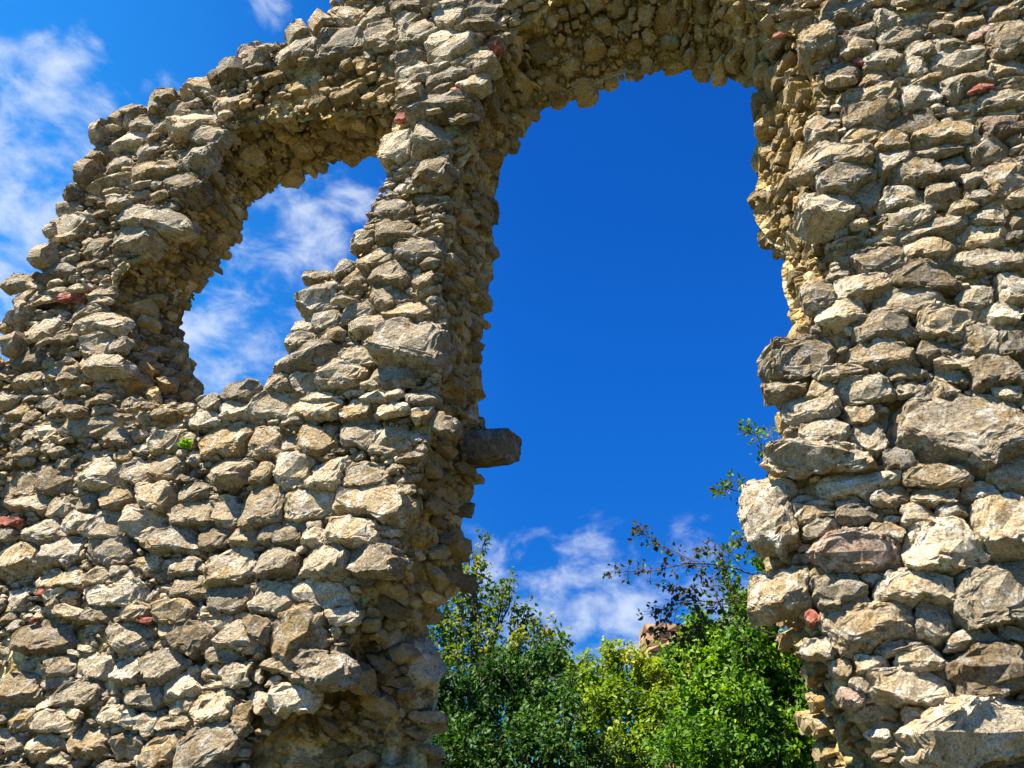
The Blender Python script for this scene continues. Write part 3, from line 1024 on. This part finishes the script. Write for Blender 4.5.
# ------------------------------------------------------------------ which stones are single objects
allst = front + strip_stones
for s in allst:
    x, y = s['px']
    vis = -20 < x < 1044 and -15 < y < 790
    if s.get('strip') == 'out':
        vis = False
    ppm = FPX / (4.5 if x > 500 else 6.0)
    s['area'] = (np.mean(s['r']) * ppm) ** 2 * 3 if vis else 0
    s['ps'] = math.sqrt(max(s['area'], 1))
order = sorted([s for s in front if s['kind'] != 'brick'] + [s for s in strip_stones if s.get('big')], key=lambda s: -s['area'])
single = set(id(s) for s in order[:98])
for s in allst:
    if s.get('big'):
        single.add(id(s))

root = bpy.data.objects.new('ruined_wall', None)
COL.objects.link(root)
root.location = (float(O[0]), float(O[1]), 0)
root['label'] = 'tall ruined rubble stone wall with two broken arched openings against the blue sky'
root['category'] = 'ruin'
root['kind'] = 'thing'
ROOTLOC = np.array(root.location)

# core of crumbly mortar -------------------------------------------------
def core_noise(p):
    return vnoise(p, 6.0) * .030 + vnoise(p, 17.0) * .016 + vnoise(p, 40.0) * .007


SINK = .10


def sinkv(p):
    return np.clip(.085 + .085 * vnoise(p, 1.7)[..., :1], .03, .14)


def face_mesh(loop, hole, w, step, sink):
    pts, edges = [], []
    for poly in (loop, hole):
        b = len(pts)
        pts += [Vector(p) for p in poly]
        edges += [(b + i, b + (i + 1) % len(poly)) for i in range(len(poly))]
    nb = len(pts)
    xs = np.arange(loop[:, 0].min(), loop[:, 0].max(), step)
    ys = np.arange(loop[:, 1].min(), loop[:, 1].max(), step)
    X, Y = np.meshgrid(xs, ys)
    X = X + rng.uniform(-.3, .3, X.shape) * step
    Y = Y + rng.uniform(-.3, .3, Y.shape) * step
    ins = inside(loop, X, Y) & ~inside(hole, X, Y)
    pts += [Vector((a, b)) for a, b in zip(X[ins], Y[ins])]
    v, _, f, _, _, _ = geometry.delaunay_2d_cdt(pts, edges, [], 0, 1e-5)
    v = np.array([(a.x, a.y) for a in v])
    f = np.array([t for t in f if len(t) == 3])
    c = v[f].mean(1)
    ok = inside(loop, c[:, 0], c[:, 1]) & ~inside(hole, c[:, 0], c[:, 1])
    f = f[ok]
    P = O + v[:, :1] * U + v[:, 1:] * Z + (w + sink) * W
    return P, f, c[ok]


coreV = {k: [] for k in REG}
coreF = {k: [] for k in REG}
coreN = {k: 0 for k in REG}


def add_core(reg, P, F):
    if len(F) == 0:
        return
    used, inv = np.unique(F, return_inverse=True)
    coreV[reg].append(P[used])
    coreF[reg].append(inv.reshape(F.shape) + coreN[reg])
    coreN[reg] += len(used)


def tri_regions(c, w, nm=None):
    return np.array([region(*uv_px(a, b, w)) for a, b in c])


P, F, c = face_mesh(loopF, holeF, 0, .03, 0)
P = P + core_noise(P) + W * sinkv(P)
rg_ = tri_regions(c, 0)
for k in REG:
    add_core(k, P, F[rg_ == k][:, ::-1])
P, F, c = face_mesh(loopB, holeB, T, .08, -.03)
P = P + core_noise(P)
rg_ = tri_regions(c, T)
for k in REG:
    add_core(k, P, F[rg_ == k])
for (wp, s, flip, name) in STRIPS:
    wp = np.stack([np.stack([np.interp(np.linspace(0, s[-1], int(s[-1] / .014)), s, wp[:, e, c]) for c in range(3)], -1) for e in (0, 1)], 1)
    s = np.linspace(0, s[-1], len(wp))
    ns, nk = len(s), 44
    SQ, KK = np.meshgrid(s, np.linspace(0, 1, nk), indexing='ij')
    P = wp[:, :1] * (1 - KK[..., None]) + wp[:, 1:] * KK[..., None]
    SK = sinkv(P[:, :1])
    P = P + W * (SK - (SK + .03) * KK[..., None])
    ds = np.gradient(P, axis=0)
    for _ in range(6):
        ds[1:-1] = (ds[:-2] + ds[1:-1] + ds[2:]) / 3
    dk = np.gradient(P, axis=1)
    n = np.cross(ds, dk)
    n /= np.linalg.norm(n, axis=-1, keepdims=True) + 1e-9
    if flip:
        n = -n
    edge = np.clip(np.minimum(KK, 1 - KK) * 10, 0, 1)[..., None]
    grit = np.abs(vnoise(P, 16.0)[..., :1]) * .075 + np.abs(vnoise(P, 37.0)[..., :1]) * .034
    Pg = P + core_noise(P - W * (SK - (SK + .03) * KK[..., None])) + n * edge * (grit - .03) - n * edge * (.055 + .055 * vnoise(P, 3.5)[..., :1] + .03 * vnoise(P, 9.0)[..., :1])
    idx = np.arange(ns * nk).reshape(ns, nk)
    q = np.stack([idx[:-1, :-1], idx[1:, :-1], idx[1:, 1:], idx[:-1, 1:]], -1).reshape(-1, 4)
    if flip:
        q = q[:, ::-1]
    tr = np.concatenate([q[:, [0, 1, 2]], q[:, [0, 2, 3]]])
    P = Pg.reshape(-1, 3)
    coarse = np.array([strip_region(name, c_) for c_ in P[idx[:, nk // 2]]])
    rg_ = coarse[(tr[:, 0] // nk)]
    for k in REG:
        add_core(k, P, tr[rg_ == k])

parts = {}
for k, (nm, lab) in REG.items():
    V_, F_ = np.concatenate(coreV[k]), np.concatenate(coreF[k])
    o = mesh_obj(nm, V_ - ROOTLOC, [F_], [MORTAR], parent=root, smooth=False)
    o['label'] = lab
    parts[k] = o

# build the stones in batches of equal resolution -------------------------
rubble = {k: ([], [], [], [], 0) for k in REG}
rub = {k: dict(v=[], q=[], t=[], c=[], n=0, mi=[]) for k in REG}


def res_for(s):
    if s['area'] == 0:
        return 9
    e = s['ps']
    return 13 if e < 16 else (19 if e < 26 else (29 if e < 40 else (45 if e < 70 else 69)))


for is_strip, lst in ((False, front), (True, strip_stones)):
    byn = {}
    for s in lst:
        byn.setdefault(res_for(s), []).append(s)
    for n, ss in byn.items():
        fr = (lambda s: s['frame']) if is_strip else front_frame
        V_ = make_stones(ss, n, fr, 100 + n + is_strip, rough=1.0)
        _, _, q, tri = TPL[n]
        for k, s in enumerate(ss):
            if id(s) in single or s['kind'] == 'brick':
                c = V_[k].mean(0)
                brick = s['kind'] == 'brick'
                o = mesh_obj('brick' if brick else 'stone', V_[k], [q, tri], [BRICK if brick else (COATED if is_strip and not s.get('plain') else STONE)], parent=parts[s['reg']],
                             tint=np.tile(s['tint'], (len(V_[k]), 1)), origin=c, smooth=False)
                o.location = [float(x) for x in (c - ROOTLOC)]
                if brick:
                    o['label'] = 'red brick fragment'
            else:
                r = rub[s['reg']]
                r['v'].append(V_[k])
                r['q'].append(q + r['n'])
                r['t'].append(tri + r['n'])
                r['c'].append(np.tile(s['tint'], (len(V_[k]), 1)))
                r['mi'].append((len(q), len(tri), 1 if (is_strip and s.get('strip') != 'out') or s.get('coated') else 0))
                r['n'] += len(V_[k])
for k, r in rub.items():
    if r['n']:
        o = mesh_obj('rubble_stones', np.concatenate(r['v']) - ROOTLOC, [np.concatenate(r['q']), np.concatenate(r['t'])], [STONE, COATED], parent=parts[k],
                     tint=np.concatenate(r['c']),
                     matidx=np.concatenate([np.full(a[0], a[2]) for a in r['mi']] + [np.full(a[1], a[2]) for a in r['mi']]))
        o['kind'] = 'stuff'
print('stones', len(front), len(strip_stones))

# ------------------------------------------------------------------ ground
gx_, gy_ = np.meshgrid(np.concatenate([[-400, -120, -40], np.linspace(-16, 16, 33), [40, 120, 400]]), np.concatenate([[-200, -60, -20], np.linspace(-8, 24, 33), [60, 160, 500]]))
gz_ = vnoise(np.stack([gx_, gy_, gx_ * 0], -1), .35)[..., 2] * .12 - .06
nx = gx_.shape[1]
ii = np.arange(gx_.size).reshape(gx_.shape)
ground = mesh_obj('ground', np.stack([gx_, gy_, gz_], -1).reshape(-1, 3), [np.stack([ii[:-1, :-1], ii[:-1, 1:], ii[1:, 1:], ii[1:, :-1]], -1).reshape(-1, 4)], [GROUND], smooth=True)
ground['kind'] = 'structure'

# ------------------------------------------------------------------ plants
G1 = leaf_material("bright_green_leaves", [(0, (.035, .10, .010)), (.5, (.09, .20, .014)), (1, (.19, .31, .02))], .4)
G2 = leaf_material("dark_green_leaves", [(0, (.012, .045, .006)), (.6, (.03, .09, .010)), (1, (.07, .15, .02))], .3)
G3 = leaf_material("yellow_green_leaves", [(0, (.07, .14, .010)), (.5, (.16, .25, .012)), (1, (.30, .33, .03))], .4)
G4 = leaf_material("olive_green_leaves", [(0, (.03, .075, .008)), (.5, (.09, .15, .015)), (1, (.26, .27, .03))], .4)
G5 = leaf_material("purplish_dark_leaves", [(0, (.05, .035, .03)), (.40, (.05, .05, .02)), (.6, (.06, .12, .012)), (1, (.13, .24, .016))], .35)


def leaf_mesh(name, pts, size, m, parent, seed, tints, up=.5, dirs=None):
    rg = np.random.default_rng(seed)
    n = len(pts)
    d = rg.normal(0, 1, (n, 3)) if dirs is None else dirs + rg.normal(0, .6, (n, 3))
    d /= np.linalg.norm(d, axis=1, keepdims=True)
    nn = rg.normal(0, 1, (n, 3)) + np.array([0, 0, up * 2]) + SUN * up
    sd = np.cross(d, nn)
    sd /= np.linalg.norm(sd, axis=1, keepdims=True) + 1e-9
    nn = np.cross(sd, d)
    L_ = (size * rg.uniform(.6, 1.3, n))[:, None]
    w = L_ * rg.uniform(.26, .38, n)[:, None]
    base = pts
    m1, m2 = pts + d * L_ * .35, pts + d * L_ * .72 - nn * L_ * .04
    tip = pts + d * L_ - nn * L_ * rg.uniform(.0, .25, n)[:, None]
    fold = nn * w * .35
    V_ = np.stack([base, m1 - sd * w + fold, m2 - sd * w * .75 + fold, tip, m2 + sd * w * .75 + fold, m1 + sd * w + fold, m1, m2], 1).reshape(-1, 3)
    b = np.arange(n)[:, None] * 8
    q = np.concatenate([b + np.array([[1, 2, 7, 6]]), b + np.array([[6, 7, 4, 5]])])
    t = np.concatenate([b + np.array([[0, 1, 6]]), b + np.array([[0, 6, 5]]), b + np.array([[2, 3, 7]]), b + np.array([[7, 3, 4]])])
    tt = np.zeros((n, 3))
    tt[:, 0] = np.clip(tints, 0, 1)
    return mesh_obj(name, V_, [q, t], [m], parent=parent, tint=np.repeat(tt, 8, 0), smooth=False)


def tubes(name, lines, m, parent, sides=6):
    """lines: list of (pts (k,3), radii (k,))"""
    V_, F_, nv = [], [], 0
    for pts, rad in lines:
        pts = np.asarray(pts, float)
        k = len(pts)
        tg = np.gradient(pts, axis=0)
        tg /= np.linalg.norm(tg, axis=1, keepdims=True) + 1e-9
        ref = np.array([.31, .87, .37])
        a = np.cross(tg, ref)
        a /= np.linalg.norm(a, axis=1, keepdims=True) + 1e-9
        b = np.cross(tg, a)
        an = np.linspace(0, 2 * np.pi, sides, endpoint=False)
        ring = pts[:, None] + (a[:, None] * np.cos(an)[None, :, None] + b[:, None] * np.sin(an)[None, :, None]) * np.asarray(rad)[:, None, None]
        V_.append(ring.reshape(-1, 3))
        i = np.arange(k * sides).reshape(k, sides)
        j = np.roll(i, -1, 1)
        F_.append(np.stack([i[:-1], j[:-1], j[1:], i[1:]], -1).reshape(-1, 4) + nv)
        nv += k * sides
    return mesh_obj(name, np.concatenate(V_), [np.concatenate(F_)], [m], parent=parent, smooth=True)


def limb(a, b, sag, rg, k=8, wob=.06):
    t = np.linspace(0, 1, k)[:, None]
    p = a + (b - a) * t
    ln = np.linalg.norm(b - a)
    p = p + np.array([0, 0, 1]) * (np.sin(t * np.pi) * sag * ln)
    p[1:-1] += rg.normal(0, wob * ln / k * 2, (k - 2, 3))
    return p


def plant(name, label, cat, base, clumps, leaf, per, m, seed, trunk_r, spread=.5, low=(), up=.5, group=None):
    """clumps: (px, py, y, radius px, share); low: clumps below the frame"""
    rg = np.random.default_rng(seed)
    e = bpy.data.objects.new(name, None)
    COL.objects.link(e)
    base = np.array(base, float)
    e.location = base
    e['label'], e['category'] = label, cat
    if group:
        e['group'] = group
    P, lines, tint = [], [], []
    fork = base + np.array([0, 0, .55])
    lines.append((limb(np.zeros(3), fork - base, .0, rg, 5), np.linspace(trunk_r * 1.25, trunk_r, 5)))
    for (px, py, y, r, sh) in list(clumps) + list(low):
        c = px_at(px, py, y)
        rw = r / FPX * np.linalg.norm(c - CAMP) * .92
        main = limb(fork - base, c - base, .08, rg, 9)
        lines.append((main, np.linspace(trunk_r * .6, .006, 9)))
        nt_ = max(6, int(26 * sh))
        n = int(per * sh)
        ends = []
        for q in range(nt_):
            v = rg.normal(0, 1, 3)
            v /= np.linalg.norm(v)
            tip = c - base + v * rw * rg.uniform(.45, 1.3)
            st = main[rg.integers(4, 9)]
            tw = limb(st, tip, .08, rg, 6, .12)
            lines.append((tw, np.linspace(.007, .0022, 6)))
            ends.append(tw)
        # leaves: along the twigs and in loose sprays off them
        ends = np.array(ends)
        qi = rg.integers(0, nt_, n)
        ti = np.clip(rg.beta(2.2, 1.2, n), 0, .999) * 5
        i0 = ti.astype(int)
        f = (ti - i0)[:, None]
        pt = ends[qi, i0] * (1 - f) + ends[qi, i0 + 1] * f
        pt = pt + rg.normal(0, 1, (n, 3)) * rw * (.05 + .14 * spread)
        P.append(pt)
        tint.append(np.clip(rg.normal(.42, .2) + np.repeat(rg.normal(0, .2, nt_), 1)[qi] + rg.normal(0, .12, n), 0, 1))
    tubes('trunk', lines, BARK, e)
    leaf_mesh('crown', np.concatenate(P), leaf, m, e, seed + 1, np.concatenate(tint), up)
    return e


def foot(px, y, dx=0.0):
    p = px_at(px, 790, y)
    return (p[0] + dx, y, -.03)


plant('leafy_shrub', 'bright green leafy shrub behind the foot of the right-hand pier', 'shrub', foot(740, 7.6),
      [(700, 642, 7.6, 26, .9), (742, 645, 7.4, 30, 1.1), (698, 690, 7.5, 32, 1.2), (745, 700, 7.2, 42, 1.6), (795, 690, 7.4, 30, 1.1), (672, 745, 7.6, 28, .9),
       (716, 752, 7.2, 42, 1.6), (785, 748, 7.2, 40, 1.5), (674, 655, 7.9, 15, .35), (765, 622, 7.5, 20, .6), (815, 730, 7.3, 26, .9), (722, 668, 7.6, 30, 1.1),
       (770, 668, 7.6, 28, 1.0), (808, 655, 7.6, 18, .6), (812, 695, 7.5, 24, .8), (820, 755, 7.4, 26, .8), (745, 590, 7.6, 15, .22), (725, 566, 7.7, 11, .10), (764, 556, 7.6, 13, .16), (702, 614, 7.7, 15, .28), (775, 590, 7.5, 18, .5), (790, 640, 7.4, 20, .7), (800, 665, 7.5, 22, .7), (742, 612, 7.6, 20, .6), (720, 636, 7.6, 20, .6)],
      .05, 1600, G1, 41, .05, .5, [(700, 850, 7.5, 60, .8), (780, 860, 7.4, 60, .8), (820, 800, 7.4, 40, .6)])
plant('dark_shrub', 'dark green dense shrub beside the foot of the middle pier', 'shrub', foot(530, 9.0),
      [(478, 690, 9.0, 34, 1.2), (525, 672, 9.2, 36, 1.3), (562, 700, 9.0, 34, 1.2), (548, 742, 8.7, 42, 1.6), (498, 745, 8.7, 46, 1.6), (592, 758, 8.8, 30, .9),
       (455, 738, 8.9, 34, 1.1), (550, 655, 9.4, 22, .6), (500, 660, 9.3, 22, .6), (445, 690, 9.2, 24, .7), (428, 700, 9.2, 20, .6), (425, 755, 9, 28, .8), (424, 655, 9.3, 18, .5)],
      .052, 1450, G2, 51, .06, .5, [(480, 850, 9, 60, .8), (570, 850, 9, 60, .8), (630, 820, 9, 40, .6)])
plant('yellow_shrub', 'yellow-green shrub in full sun between the dark shrub and the bright leafy one', 'shrub', foot(625, 12.5),
      [(575, 668, 12.5, 22, .8), (612, 664, 12.5, 24, 1.0), (648, 670, 12.3, 26, 1.0), (600, 700, 12.2, 34, 1.3), (645, 706, 12.0, 34, 1.3), (556, 660, 12.8, 15, .4),
       (685, 695, 12.3, 28, .9), (630, 745, 11.9, 40, 1.4), (590, 745, 12, 34, 1.0), (668, 658, 12.6, 16, .5), (700, 660, 12.8, 24, .7), (535, 690, 12.8, 26, .7)],
      .07, 1500, G3, 61, .06, .5, [(600, 830, 12.4, 50, .6), (680, 830, 12.4, 50, .6)])
plant('open_tree', 'small open-crowned tree with thin bare branches showing against the cloud', 'tree', foot(465, 11.0),
      [(478, 552, 11, 15, .20), (462, 578, 11, 20, .34), (498, 596, 11, 17, .24), (526, 606, 11.1, 16, .18), (548, 630, 11.1, 15, .20), (448, 618, 11, 20, .34), (488, 628, 10.9, 18, .26),
       (518, 642, 10.9, 20, .30), (546, 656, 11, 16, .26), (455, 655, 10.9, 26, .55), (496, 664, 10.9, 24, .5), (485, 540, 11.1, 8, .07), (440, 590, 11, 16, .26), (510, 578, 11.1, 11, .12),
       (425, 640, 11, 25, .5), (562, 640, 11, 12, .16), (535, 618, 11, 14, .2), (472, 600, 11.2, 24, .4)],
      .07, 900, G4, 71, .07, 1.5, [(470, 760, 11, 50, .8)])

# the spray of thin branches that leans out from behind the right-hand pier
rgb = np.random.default_rng(81)
YB = 6.3
bt = bpy.data.objects.new('dark_sapling', None)
COL.objects.link(bt)
bt['label'] = 'sapling with thin branches and dark purplish leaves leaning out from behind the right-hand pier'
bt['category'] = 'sapling'
bbase = np.array(foot(895, YB))
bt.location = bbase
BR = [([(900, 900), (890, 780), (865, 690), (815, 620), (768, 580)], .018, 0), ([(768, 580), (735, 568), (695, 562), (650, 571), (606, 572)], .008, 34), ([(695, 562), (668, 548), (652, 540), (640, 531)], .004, 18),
      ([(770, 600), (725, 604), (690, 600), (655, 612)], .006, 30), ([(690, 600), (672, 612), (655, 632)], .003, 14), ([(865, 690), (810, 590), (775, 530), (752, 495), (716, 485)], .010, 26),
      ([(775, 530), (768, 470), (758, 436), (748, 432)], .005, 22), ([(745, 570), (722, 548), (705, 550)], .003, 12), ([(745, 640), (720, 605), (712, 580), (735, 545), (750, 530)], .005, 40),
      ([(768, 580), (760, 555), (742, 540)], .004, 22), ([(790, 640), (750, 625), (705, 622), (680, 640)], .006, 40), ([(700, 622), (690, 590), (672, 585)], .003, 16),
      ([(790, 620), (770, 605), (745, 600), (725, 585)], .005, 30), ([(752, 495), (735, 480), (722, 490)], .003, 10), ([(768, 470), (775, 445), (770, 430)], .003, 10)]
lines, LP, LD, LT = [], [], [], []
for pl, r0, nl in BR:
    jy = YB + rgb.normal(0, .12)
    w = np.array([px_at(*p, YB + (jy - YB) * k / len(pl)) for k, p in enumerate(pl)]) - bbase
    t = np.linspace(0, len(w) - 1, len(w) * 5)
    pts = np.stack([np.interp(t, np.arange(len(w)), w[:, c]) for c in range(3)], -1)
    pts[1:-1] = (pts[:-2] + pts[1:-1] + pts[2:]) / 3
    pts[1:-1] += rgb.normal(0, .004, pts[1:-1].shape)
    lines.append((pts, np.linspace(r0, max(.0018, r0 * .3), len(pts))))
    tang = np.gradient(pts, axis=0)
    for q in range(int(nl * 2.2)):
        i = int(np.clip(rgb.beta(1.6, 1.0), 0, .999) * len(pts))
        p0 = pts[i]
        dirn = tang[i] / np.linalg.norm(tang[i]) * .6 + rgb.normal(0, .7, 3)
        dirn /= np.linalg.norm(dirn)
        tw = p0 + dirn * rgb.uniform(.01, .11)
        lines.append((np.array([p0, (p0 + tw) / 2 + rgb.normal(0, .004, 3), tw]), np.array([.0022, .0018, .0012])))
        pxk = uv_px(np.dot(tw + bbase - O, U), (tw + bbase)[2], np.dot(tw + bbase - O, W))[0]
        for _ in range(rgb.integers(1, 4)):
            LP.append(tw + rgb.normal(0, .012, 3))
            LD.append(dirn)
            LT.append(np.clip(rgb.normal(.30 + .45 * np.clip((pxk - 690) / 60, 0, 1), .14), 0, 1))
tubes('trunk', lines, BARK, bt, 5)
leaf_mesh('leaves', np.array(LP), .044, G5, bt, 83, np.array(LT), .3, np.array(LD))

# ------------------------------------------------------------------ far ruin: a stub of brick and stone showing over the shrubs
FAR, t_, b_ = mat('far_orange_masonry')
g_ = N(t_, 'ShaderNodeNewGeometry')
n_ = noise(t_, g_.outputs['Position'], 3.0, 6, .65)
c_ = ramp(t_, [(.35, (.20, .10, .05)), (.5, (.40, .22, .11)), (.65, (.48, .33, .20))])
L(t_, n_.outputs[0], c_.inputs[0])
L(t_, c_.outputs[0], b_.inputs['Base Color'])
b_.inputs['Roughness'].default_value = .95
ft = bpy.data.objects.new('ruined_tower', None)
COL.objects.link(ft)
YT = 26.0
tl, tr_ = px_at(643, 640, YT), px_at(690, 640, YT)
top = px_at(665, 629, YT)[2]
ft.location = ((tl[0] + tr_[0]) / 2, YT, 0)
ft['label'] = 'far orange-brown stump of ruined masonry showing just above the shrubs'
ft['category'] = 'ruin'
wid = tr_[0] - tl[0]
rows = []
for (bw, dd, nm, lab) in ((wid, 1.6, 'masonry', None),):
    V_, F_, C_, nv = [], [], [], 0
    z = 0.0
    rg = np.random.default_rng(91)
    while z < top:
        h = rg.uniform(.16, .28)
        x = -wid / 2
        lim = wid / 2
        if z > top - .9:
            lim = wid / 2 * (1 - .35 * (z - top + .9) / .9)
        while x < lim:
            w_ = rg.uniform(.22, .5)
            o = rg.uniform(-.06, .06)
            x1 = min(x + w_, wid / 2 + .1)
            v = np.array([[x, -dd / 2 + o, z], [x1 - .02, -dd / 2 + o, z], [x1 - .02, dd / 2, z], [x, dd / 2, z]])
            v = np.concatenate([v, v + np.array([0, 0, h - .02])]) + rg.normal(0, .02, (8, 3))
            V_.append(v)
            F_.append(np.array([[0, 1, 5, 4], [1, 2, 6, 5], [2, 3, 7, 6], [3, 0, 4, 7], [4, 5, 6, 7], [3, 2, 1, 0]]) + nv)
            C_.append(np.tile([rg.uniform(.93, 1.0), rg.uniform(0, .55), rg.uniform()], (8, 1)))
            nv += 8
            x = x1
        z += h
    mesh_obj(nm, np.concatenate(V_), [np.concatenate(F_)], [FAR], parent=ft, tint=np.concatenate(C_))

# ------------------------------------------------------------------ small growth on the wall
def tuft(name, label, cat, px, py, wd, n, ln, m, seed):
    rg = np.random.default_rng(seed)
    a = px_uv(px, py)
    c = O + U * a[0] + Z * a[1] - W * wd
    d = rg.normal(0, .5, (n, 3)) + Z * 1.0 - W * .5
    d /= np.linalg.norm(d, axis=1, keepdims=True)
    o = leaf_mesh(name, rg.normal(0, .012, (n, 3)), ln, m, None, seed, rg.uniform(.3, 1, n), .2, d)
    o.location = c
    o['label'], o['category'] = label, cat


tuft('grass_tuft', 'small green tuft of grass growing from a joint below the smaller opening', 'plant', 191, 450, .05, 16, .05, G1, 95)
